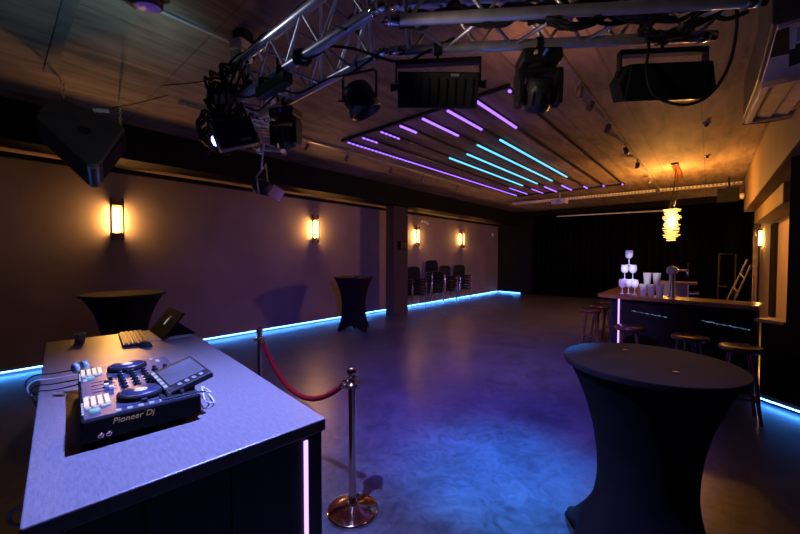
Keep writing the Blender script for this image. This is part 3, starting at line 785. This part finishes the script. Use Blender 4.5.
# ------------------------------------------------------------------ fixtures on the trusses
TD = Vector((1.231,.909,0)).normalized(); TN = Vector((.909,-1.231,0)).normalized()   # along the right truss / toward the camera side
def clamp(t, zt, m=BLKM):     # half coupler round a chord, bolt down to the yoke ; local origin = chord axis
    s = MB(); s.tube([(-.02,0,0),(.02,0,0)], .033, 14); s.tube([(0,0,-.03),(0,0,zt)], .008, 8)
    s.build('clamp', m, t)

# flood light 1 : flat black panel
def flood(label, loc, xa, w, h, dep, tilt, knobs=True):
    x = Vector(xa).normalized()
    M = frame(loc, x, Vector((0,0,1)).cross(x))
    t = thing('flood_light', label, 'stage light', M=M, group='black flood lights on the right truss')
    clamp(t, -.055)
    yk = MB(); yk.box(-w/2-.015, w/2+.015, -.02, .02, -.08, -.055)
    for s in (-1,1): yk.box(s*(w/2+.011)-.004, s*(w/2+.011)+.004, -.02, .02, -.08-h*.55, -.055)
    yk.build('yoke', BLKM, t, .002)
    return t, Matrix.Translation((0,0,-.115-h/2)) @ Matrix.Rotation(tilt,4,'X')
P1 = Vector((-1.233,1.375,2.65)).lerp(Vector((-.023,2.266,2.65)), .145)
t, Mb = flood('black flat panel flood light hanging left on the right truss', P1, TD, .40, .2, .1, R(0))
Mb = Matrix.Translation((0,0,-.185)) @ Matrix.Rotation(R(22),4,'X') @ Matrix.Rotation(R(2.5),4,'Y')
MB().box(-.2,.2,-.05,.05,-.105,.06, M=Mb).build('body', BLK, t, .006)
MB().box(-.19,.19,.05,.058,-.095,.05, M=Mb).build('lens_panel', LENSP, t)
s = MB()
for i in range(9): s.box(-.17+.0425*i-.004,-.17+.0425*i+.004,-.058,-.05,-.085,.03, M=Mb)
s.build('cooling_fins', MATTE, t)
MB().box(.06,.1,-.0525,-.05,.04,.052, M=Mb).build('label_plate', GREYP, t)
for q in (-1,1): MB().tube([(q*.2,0,-.185),(q*.24,0,-.185)], [.012,.02], 10).build('tilt_knob', MATTE, t)

P2 = Vector((-1.233,1.375,2.65)).lerp(Vector((-.023,2.266,2.65)), .86)
t, Mb = flood('black flood light with open side flaps hanging right on the right truss', P2, TD, .37, .2, .1, R(0))
Mb = Matrix.Translation((0,0,-.19)) @ Matrix.Rotation(R(20),4,'X')
MB().box(-.18,.18,-.06,.06,-.1,.06, M=Mb).build('body', BLK, t, .006)
Mf = Mb @ Matrix.Rotation(pi/2,4,'X')
MB().prism([(-.18,.06),(-.18,-.1),(-.215,-.02)], -.055, .055, M=Mf).build('side_flap', MATTE, t, .002)
MB().prism([(.18,.06),(.18,-.1),(.225,-.055)], -.055, .055, M=Mf).build('side_flap', BLKM, t, .002)
MB().box(-.17,.17,.06,.068,-.09,.05, M=Mb).build('lens_panel', LENSP, t)
for q in (-1,1): MB().tube([(q*.19,-.0,-.165),(q*.21,-.0,-.165)], [.012,.018], 10).build('tilt_knob', MATTE, t)

# moving heads (hung upside down): local origin = chord axis
def moving_head(label, loc, rz, k=1., tilt=.0, lens=LENSP):
    t = thing('moving_head_light', label, 'stage light', loc, rz, 'moving head lights')
    s = MB(); s.tube([(-.02*k,0,0),(.02*k,0,0)], .033, 14); s.tube([(0,0,-.03),(0,0,-.05)], .012, 8); s.build('clamp', BLKM, t)
    b = MB().box(-.13*k,.13*k,-.10*k,.10*k,-.05-.09*k,-.05).build('base', BLK, t, .02*k)
    s = MB(); s.lathe([(.012*k,0),(.012*k,.012)], 12, M=Matrix.Translation((-.05*k,-.10*k,-.05-.045*k)) @ Matrix.Rotation(pi/2,4,'X'))
    s.build('socket', mat('socket_yellow', (.6,.45,.2), .4, vary=.1), b)
    s = MB(); s.tube([(.0,-.10*k,-.05-.06*k),(.02*k,-.125*k,-.05-.03*k)], .012*k, 8); s.build('power_plug', mat('plug_blue', (.03,.08,.5), .4, vary=.1), b)
    z0 = -.05-.09*k
    MB().lathe([(.075*k,z0-.02*k),(.08*k,z0)], 24).build('pan_bearing', MATTE, t)
    y = MB(); y.box(-.145*k,.145*k,-.06*k,.06*k,z0-.05*k,z0-.02*k)
    y.build('yoke', BLK, t, .012*k)
    for q in (-1,1):
        Ma = frame((q*.125*k,0,z0-.05*k), (0,1,0), (0,0,1))
        MB().prism([(-.06*k,.03*k),(.06*k,.03*k),(.065*k,-.06*k),(.05*k,-.2*k),(-.05*k,-.2*k),(-.065*k,-.06*k)], -.022*k, .022*k, M=Ma).build('yoke_arm', BLK, t, .01*k)
    Mh = Matrix.Translation((0,0,z0-.17*k)) @ Matrix.Rotation(tilt,4,'X')
    h = MB().lathe([(.05*k,.1*k),(.085*k,.085*k),(.098*k,.03*k),(.098*k,-.05*k),(.088*k,-.10*k),(.075*k,-.105*k)], 20, M=Mh).build('head', mat('head_shell', (.022,.022,.025), .4, .1, vary=.4, scale=15, bump=.5, bscale=60), t)
    MB().lathe([(.074*k,-.1055*k),(.07*k,-.11*k),(.0001,-.112*k)], 24, M=Mh).build('lens', lens, h)
    s = MB()
    for i in range(12):
        w = 2*pi*i/12; s.cb((.099*k*cos(w),.099*k*sin(w),-.01*k), (.012*k,.012*k,.08*k), M=Mh)
    s.build('vent', MATTE, h)
    return t
moving_head('large black moving head light between the two flood lights', (-.66,1.80,2.65), R(38), .74, R(35), BLKM)
moving_head('black moving head light hanging from the left truss near its cables', (-2.20,1.336,2.65), R(25), .70, R(20), BLKM)
moving_head('dark dome shaped moving head fixed to the ceiling at the top edge', (-2.47,.61,3.4), R(30), .85, R(10), glow('lens_faint_violet', (.3,.12,1.), .12))

# par can
t = thing('par_can_light', 'black par can light in a yoke at the truss corner', 'stage light', (-1.46,1.336,2.65), R(20)); t.scale = (.78,.78,.78)
clamp(t, -.06)
s = MB(); s.tube([(-.13,0,-.25),(-.13,0,-.08),(-.11,0,-.06),(.11,0,-.06),(.13,0,-.08),(.13,0,-.25)], .009, 8); s.build('yoke', BLKM, t)
Mh = Matrix.Translation((0,0,-.24)) @ Matrix.Rotation(R(-22),4,'Y') @ Matrix.Rotation(R(14),4,'X')
MB().lathe([(.06,.1),(.09,.085),(.11,.04),(.115,-.02),(.118,-.11),(.11,-.11),(.1,-.03)], 28, M=Mh).build('can', BLK, t)
MB().lathe([(.1,-.06),(.0001,-.07)], 24, M=Mh).build('lens', BLKM, t)
MB().tube([(-.13,0,-.24),(-.165,0,-.235)], .012, 10).build('knob', COPPER, t)

# left cluster: effect light with blue beam, barn door spot, white twin sensor box
M0 = frame((-2.41,1.07,2.41), (.34,.83,.32), (0,-.25,1))
t = thing('effect_light', 'black box shaped effect light with a glowing blue lens', 'stage light', M=M0); t.scale = (.8,.8,.8)
MB().box(-.14,.17,-.11,.11,-.08,.08).build('body', BLK, t, .01)
MB().lathe([(.05,0),(.055,.01),(.045,.015)], 24, M=Matrix.Translation((-.14,-.02,0)) @ Matrix.Rotation(-pi/2,4,'Y')).build('lens_ring', BLKM, t)
MB().lathe([(.044,.0),(.03,.018),(.0001,.024)], 24, M=Matrix.Translation((-.15,-.02,0)) @ Matrix.Rotation(-pi/2,4,'Y')).build('lens', LENSB, t)
MB().box(.03,.12,-.075,-.05,.0802,.082).build('label_plate', GREYP, t)
s = MB(); s.tube([(0,.11,0),(0,.2,0),(.06,.26,.03)], .014, 8); s.tube([(-.15,.12,.0),(.18,.12,.0)], .008, 6); s.build('bracket', BLKM, t)
M0 = frame((-3.05,1.62,2.22), (.7,.65,-.3), (-.3,.6,.8))
t = thing('barn_door_spotlight', 'small spotlight with tan metal flap below the cable tangle', 'stage light', M=M0)
MB().lathe([(.05,.06),(.065,.04),(.07,-.07),(.06,-.07)], 20, M=Matrix.Rotation(pi/2,4,'Y')).build('can', BLK, t)
TAN = mat('tan_metal', (.6,.42,.26), .4, .3, vary=.15)
Mq = Matrix.Translation((.1,-.05,.07))
MB().box(-.0,.11,-.07,.06,-.004,.004, M=Mq @ Matrix.Rotation(R(25),4,'Y')).build('barn_door', TAN, t, .002)
s = MB(); s.tube([(0,-.09,0),(0,-.09,.2),(0,.09,.2),(0,.09,0)], .008, 6); s.tube([(0,0,.2),(-.0,.1,.42)], .01, 6); s.build('yoke', STEEL, t)
t = thing('ceiling_sensor_box', 'pale twin sensor box on the ceiling at the conduit end', 'sensor', (-2.86,1.36,3.4), .3)
MB().box(-.06,.06,-.05,.05,-.06,0).build('bracket', BLKM, t, .003)
for z in (-.115,-.2): MB().box(-.075,.055,-.075,.05,z-.035,z+.035).build('sensor_head', WHITEP, t, .012)
MB().box(-.02,.06,.05,.065,-.2,-.06).build('back_plate', BLKM, t)
t = thing('light_bar', 'slim black bar light strapped under the left truss', 'stage light', (-1.93,1.092,2.585), 0)
MB().box(-.16,.16,-.03,.03,-.03,.035).build('housing', BLK, t, .006)
s = MB()
for x in (-.1,.1): s.tube([(x,0,.075),(x,0,.03)], .034, 12)
s.build('strap', MATTE, t)
tag(MB().box(-3.06,-3.03,.72,1.40,3.38,3.4).build('cable_conduit', mat('conduit_grey', (.4,.4,.42), .5, vary=.1)), 'pale flat conduit on the ceiling leading to the twin sensor box', 'conduit')
tag(MB().box(-4.9,-3.3,.36,.44,3.392,3.4).build('ceiling_batten', mat('batten_grey', (.12,.11,.10), .7, vary=.2)), 'narrow grey joint strip on the ceiling above the hanging speaker', 'batten')

# ------------------------------------------------------------------ hanging loudspeaker
M0 = frame((-4.635,.583,2.78), (.382,.867,-.321), (-.41,.47,.782))
t = thing('loudspeaker', 'black wedge shaped loudspeaker hanging on chains in the upper left', 'speaker', M=M0)
poly = [(-.348,.013),(-.38,.146),(-.383,.342),(-.324,.401),(.164,.388),(.244,.323),(.268,-.236),(.245,-.312),(.192,-.333)][::-1]
SPK = mat('speaker_shell', (.028,.028,.03), .5, vary=.25, bump=.15, bscale=200)
MB().prism(poly, -.30, .0).build('cabinet', SPK, t, .025, 4)
MB().lathe([(.05,.002),(.05,.004),(.035,.005),(.03,-.01)], 24, M=Matrix.Translation((.0,.08,0))).build('pole_socket', MATTE, t)
MB().box(.262,.272,-.2,.27,-.26,-.04).build('grille', MATTE, t)
MB().tube([(.225,-.29,-.285),(.225,-.29,-.015)], .047, 18).build('nose_edge', STEEL, t)
for (x, y) in ((-.35,.40),(.15,.39)): MB().tube([(x,y-.02,-.12),(x,y+.06,-.12)], .012, 8).build('eye_bolt', STEEL, t)
def chain(label, p, q):
    p = Vector(p); q = Vector(q); n = int((q-p).length/.03); d = (q-p)/n; s = MB()
    for i in range(n):
        m = p + d*(i+.5); ax = Vector((1,0,0)) if i % 2 else Vector((0,1,0)); ax = (ax - d.normalized()*ax.dot(d.normalized())).normalized()
        s.tube([m + d.normalized()*.020*cos(w) + ax*.011*sin(w) for w in [2*pi*k/10 for k in range(10)]], .0045, 5, closed=True)
    tag(s.build('hanging_chain', STEEL), label, 'chain', 'chains holding the loudspeaker')
for (x, y, l) in ((-.35,.46,'steel chain holding the left end of the hanging loudspeaker'), (.15,.45,'steel chain holding the right end of the hanging loudspeaker')):
    w = M0 @ Vector((x, y, -.12)); chain(l, w, (w.x, w.y, 3.4))
t = thing('speaker_plug', 'pale cable connector on top of the hanging loudspeaker', 'connector', tuple(M0 @ Vector((-.02,.45,-.04))), .8)
MB().tube([(-.07,0,.02),(.0,0,.02),(.01,0,.02),(.07,0,.015)], [.02,.022,.016,.018], 12).build('shell', mat('plug_shell', (.6,.72,.72), .4, vary=.1), t)
MB().tube(smooth_path([(.07,0,.015),(.14,0,.06),(.3,.05,.12),(.6,.2,.3)]), .005, 6).build('lead', RUBBER, t)

# ------------------------------------------------------------------ cables on the trusses
def onR(u, f, z): # point along the right truss (u 0..1), f 0 near chord .. 1 far chord
    a = Vector((-1.10,1.182,0)).lerp(Vector((.13,2.09,0)), u); b = Vector((-1.233,1.375,0)).lerp(Vector((-.023,2.266,0)), u); p = a.lerp(b, f); return Vector((p.x, p.y, z))
def onL(u, f, z): return Vector((-2.55+1.5*u - .12*f, 1.096+.24*f, z))
G = 'cables draped over the trusses'
cab = ['thick black cable sagging below near chord of right truss', 'black cable looping along the middle of the right truss', 'thin black cable twisting over the right truss top', 'black cable drooping between the chords at the right truss start', 'black cable swinging low near the moving head clamp']
for j in range(5):
    pts = []
    for i in range(13):
        u = .02 + .80*i/12
        pts.append(onR(u, .10+.1*j+.07*sin(i*1.7+j), 2.685 - (.05 if i % 3 == 1 else 0)*(j % 2) + .03*sin(i*2.1+j*1.3) + .012*j))
    cable(cab[j], pts, .007 if j % 2 else .009, RUBBER, G)
def coil(label, c, r, n, ax1, ax2, wire=.007, jit=.02, name='cable_coil'):
    pts = []
    ax1 = Vector(ax1).normalized(); ax2 = Vector(ax2).normalized(); nn = ax1.cross(ax2)
    for i in range(n*12+1):
        w = 2*pi*i/12; rr = r*(1+random.uniform(-.14,.14))
        pts.append(Vector(c) + ax1*rr*1.35*cos(w) + ax2*rr*sin(w) + nn*random.uniform(-jit,jit) + ax1*random.uniform(-jit,jit)*.5)
    o = MB().tube(smooth_path(pts, 3), wire, 6).build(name, RUBBER); return tag(o, label, 'cable', 'coiled cables on the trusses')
coil('coil of black cable hung mid way along the right truss', onR(.53,.1,2.665), .085, 8, TD, (0,.3,1))
coil('smaller coil of black cable right of the big coil', onR(.69,.2,2.69), .07, 4, TD, (0,.4,1), .006)
coil('bundle of black cable over the right end of the right truss', onR(.85,.6,2.67), .085, 8, TD, (.3,.3,.6), .006, .04)
coil('loose bundle of black cable at the end of the truss', onR(.94,.5,2.68), .08, 6, (TD.x,TD.y,.4), (.3,.5,.4), .006, .04)
cable('black cable hanging in a wide loop in front of the right flood light', [onR(.97,.2,2.69), onR(1.0,.4,2.6), onR(.995,.5,2.45), onR(.95,.55,2.33), onR(.88,.57,2.29), onR(.80,.6,2.34), onR(.775,.6,2.45), onR(.79,.7,2.58), onR(.80,1.0,2.69)], .007)
cable('black cable bridging the two truss ends at the corner', [onL(.72,.1,2.66), onL(.85,.3,2.6), (-1.2,1.30,2.56), (-1.15,1.38,2.57), onR(.1,.9,2.62), onR(.2,1,2.70)], .007)
cable('black cable wound along the near chord of the left truss', [onL(.02+.07*i, .0, 2.65) + Vector((0,.034*cos(i*1.9),.034*sin(i*1.9))) for i in range(13)], .006)
cable('black cable lying along the upper chord of the left truss', [onL(.05+.08*i, 0, 2.90+.012*sin(i*2)) + Vector((0,-.02,0)) for i in range(11)], .006)
cable('black cable sagging through the bays of the left truss', [onL(.05,.5,2.68),onL(.2,.4,2.58),onL(.35,.6,2.66),onL(.5,.5,2.57),onL(.65,.8,2.62),onL(.8,.6,2.55),onL(.95,.8,2.62)], .006)
coil('tape wrapped round the near chord of the left truss', onL(.60,0,2.65), .029, 7, (0,1,0), (0,0,1), .009, .022, 'black_tape')
for i, (c, r, n, l) in enumerate([((-2.62,1.12,2.72),.09,4,'upper tangle of black cable where the left trusses meet'), ((-2.72,1.16,2.58),.085,5,'middle tangle of black cable beside the effect light'), ((-2.86,1.15,2.50),.085,5,'lower tangle of black cable left of the effect light'), ((-2.72,1.10,2.84),.07,3,'top tangle of black cable near the pale sensor box'), ((-2.62,1.27,2.50),.07,4,'small tangle of black cable behind the effect light')]):
    coil(l, c, r, n, (.6,.3,-.6), (.1,.5,.7), .008, .045)
t = thing('connector_box', 'pale junction box among the cables of the left truss', 'connector', (-2.5,1.06,2.66), .4)
MB().box(-.06,.06,-.035,.035,-.025,.03).build('case', mat('box_pale', (.6,.62,.6), .4, vary=.1), t, .005)
MB().tube([(.06,0,0),(.1,0,.0)], .012, 8).build('gland', BLK, t)
cable('thin black cable running along the ceiling from the loudspeaker to truss', [(-4.3,1.2,3.37),(-3.9,1.45,3.38),(-3.5,1.5,3.37),(-3.2,1.45,3.2),(-2.9,1.2,2.9),(-2.75,1.12,2.8)], .006)

for j, l in enumerate(['heavy black cable resting on the right truss above the left flood light', 'heavy black cable dipping under the right truss near the moving head', 'heavy black cable along the upper side of the right truss', 'heavy black cable hanging between the flood lights on the right truss']):
    pts = [onR(.03+.19*j+.06*i, .06+.1*j+random.uniform(-.05,.12), 2.655+random.uniform(-.03,.03)) for i in range(8)]
    cable(l, pts, .010, RUBBER, G)
for j, l in enumerate(['black cable spilling down from the left truss over the effect light', 'black cable hanging in a loop left of the effect light', 'black cable crossing the left truss in front of the bar light', 'black cable trailing behind the effect light toward the spotlight', 'black cable wrapped loosely round the left truss end']):
    pts = [(-2.3-.055*i+.02*j, 1.02+.03*sin(i*1.9+j)+.03*j, 2.80-.05*i+.07*sin(i*1.4+j*1.1)) for i in range(9)]
    cable(l, pts, .0085, RUBBER, G)
for (c, r, n, l) in (((-2.50,1.06,2.63),.10,5,'large tangle of black cable over the left truss end'), ((-2.62,1.04,2.47),.11,5,'large tangle of black cable directly above the effect light lens'), ((-2.40,1.08,2.78),.08,4,'tangle of black cable on the upper chord of the left truss')):
    coil(l, c, r, n, (.6,.3,-.6), (.1,.5,.7), .009, .06)

# ------------------------------------------------------------------ air conditioning unit (upper right)
t = thing('air_conditioner', 'ceiling air conditioner with pale patched underside and metal louvres', 'air conditioner', (.245, 2.72, 2.80))
PALE = mat('ac_pale_panel', (.62,.52,.44), .55, vary=.12, scale=5)
MB().box(-.025,.62,0,.8,.02,.56).build('housing', mat('ac_housing', (.05,.042,.038), .6, vary=.2), t, .01)
MB().box(0,.6,.02,.79,0,.02).build('bottom_panel', PALE, t, .004)
for P in ([(-.0,.05),(.044,.044),(.085,.401),(.005,.388)], [(.08,.356),(.104,.349),(.097,.292),(.139,.29),(.176,.582),(.108,.615)], [(.25,.1),(.42,.15),(.45,.5),(.3,.42)]):
    MB().prism(P, -.002, .0005).build('dark_patch', MATTE, t)
MB().prism([(.077,.084),(.2,.046),(.21,.249),(.096,.253)], -.0025, .0005).build('blue_grey_patch', mat('patch_grey', (.16,.17,.25), .5, vary=.15), t)
ACM = mat('ac_metal', (.62,.46,.3), .5, .2, vary=.15); ACB = mat('ac_brown', (.36,.24,.13), .5, .2, vary=.15)
Mo = Matrix.Translation((0,.82,0)) @ Matrix.Rotation(R(6.5),4,'X')
MB().box(-.02,.62,.0,1.52,.03,.4, M=Mo).build('outlet_box', BLK, t, .006)
for (x0,x1,y0,y1) in ((0,.6,0,.05),(0,.6,1.48,1.52),(0,.045,.05,1.48),(.56,.6,.05,1.48)):
    MB().box(x0,x1,y0,y1,-.03,.03, M=Mo).build('outlet_frame', ACM, t, .004)
for i, (x, w) in enumerate(((.115,.06),(.235,.05),(.35,.05),(.47,.05))):
    MB().box(-w,w,.06,1.47,-.004,.004, M=Mo @ Matrix.Translation((x,0,.0)) @ Matrix.Rotation(.22,4,'Y')).build('louvre', ACB if i % 2 == 0 else ACM, t, .001)
MB().tube(smooth_path([Mo @ Vector(q) for q in ((-.02,1.53,-.02),(.15,1.56,-.035),(.3,1.57,-.035),(.45,1.56,-.035),(.6,1.53,-.02))]), .011, 8).build('lip', CHROME, t)

# ------------------------------------------------------------------ lights of the place and added fills
def spot(name, loc, tgt, col, e, ang, blend=.6, rad=.03):
    l = bpy.data.lights.new(name, 'SPOT'); l.color = col; l.energy = e; l.spot_size = R(ang); l.spot_blend = blend; l.shadow_soft_size = rad
    o = bpy.data.objects.new(name, l); COL.objects.link(o); o.location = loc
    o.rotation_euler = (Vector(tgt)-Vector(loc)).to_track_quat('-Z', 'Y').to_euler(); return o
def area(name, loc, tgt, col, e, sx, sy):
    l = bpy.data.lights.new(name, 'AREA'); l.shape = 'RECTANGLE'; l.size = sx; l.size_y = sy; l.color = col; l.energy = e
    o = bpy.data.objects.new(name, l); COL.objects.link(o); o.location = loc
    o.rotation_euler = (Vector(tgt)-Vector(loc)).to_track_quat('-Z', 'Y').to_euler(); return o
spot('desk_beam', (-1.44,.84,2.58), (-1.30,.70,1.0), (.21,.27,1.), 640, 110, 1., .015)
spot('flood_beam_floor', (-.9,1.85,2.3), (-1.9,3.5,0), (.05,.07,1.), 700, 84, .9, .05)
spot('moving_head_beam', (-.66,1.9,2.25), (-1.12,2.45,0), (.0,.28,1.), 950, 45, 1., .03)
spot('violet_wash', (-1.2,1.6,2.3), (-4.2,4.6,0), (.22,.12,1.), 420, 105, 1., .06)
spot('violet_wash_far', (-1.0,1.8,2.35), (-3.4,8.2,0), (.42,.26,1.), 1100, 62, 1., .06)
spot('flood_two_beam', (-.15,2.25,2.25), (-.25,2.0,1.0), (.6,.42,.75), 20, 70, 1., .05)
spot('effect_beam', (-2.55,.9,2.25), (-5.5,.6,2.2), (.12,.2,1.), 6, 60, 1., .03)
spot('glasses_fill', (-.5,2.0,2.35), (-.74,6.1,1.42), (.75,.75,1.), 800, 8, .5, .03)  # added narrow fill that brightens the wine glasses, no real fixture
spot('truss_fill_cool', (-2.42,.64,3.0), (-.4,1.75,2.66), (.7,.72,.95), 12, 38, 1., .05)  # added cool fill for the truss metal, not a beam of the dome
spot('truss_fill_warm', (-1.0,.75,2.3), (-.45,1.75,2.65), (1.,.75,.55), 15, 75, 1., .05)  # added warm fill to bring up the right truss, source unseen
spot('ceiling_fill_cool', (-2.9,.85,2.6), (-3.7,.2,3.4), (.5,.95,1.), 14, 150, 1., .08)  # added fill lifting the left ceiling; no uplighter hangs here
spot('ceiling_fill_warm', (-.9,2.6,2.85), (-1.0,3.2,3.4), (1.,.42,.25), 20, 155, 1., .08)  # added warm fill for the middle of the ceiling, belongs to no fixture
for z, e in ((2.68, 230), (1.86, 16)):
    l = bpy.data.lights.new('pendant_glow', 'POINT'); l.color = (1.,.41,.07); l.energy = e; l.shadow_soft_size = .05
    o = bpy.data.objects.new('pendant_glow', l); COL.objects.link(o); o.location = (-.6,9.0 + (.16 if z > 2 else 0),z)
W = bpy.data.worlds.new('room_ambience'); SC.world = W; W.use_nodes = True
W.node_tree.nodes['Background'].inputs[0].default_value = (.3,.35,.6,1); W.node_tree.nodes['Background'].inputs[1].default_value = .01

# ------------------------------------------------------------------ camera
F, YAW = 355., R(41.1); PT = math.atan(10.5/F)
fw = Vector((-sin(YAW)*cos(PT), cos(YAW)*cos(PT), -sin(PT))); rt = Vector((cos(YAW), sin(YAW), 0)); upv = rt.cross(fw)
Mc = Matrix((rt, upv, -fw)).transposed().to_4x4(); Mc.translation = (0,0,1.6)
cam = bpy.data.cameras.new('camera'); cam.sensor_width = 36; cam.lens = F/800*36; cam.clip_start = .02
co = bpy.data.objects.new('camera', cam); COL.objects.link(co); co.matrix_world = Mc
SC.camera = co
SC.view_settings.view_transform = 'Standard'; SC.view_settings.look = 'None'; SC.view_settings.gamma = 1; SC.view_settings.exposure = 0
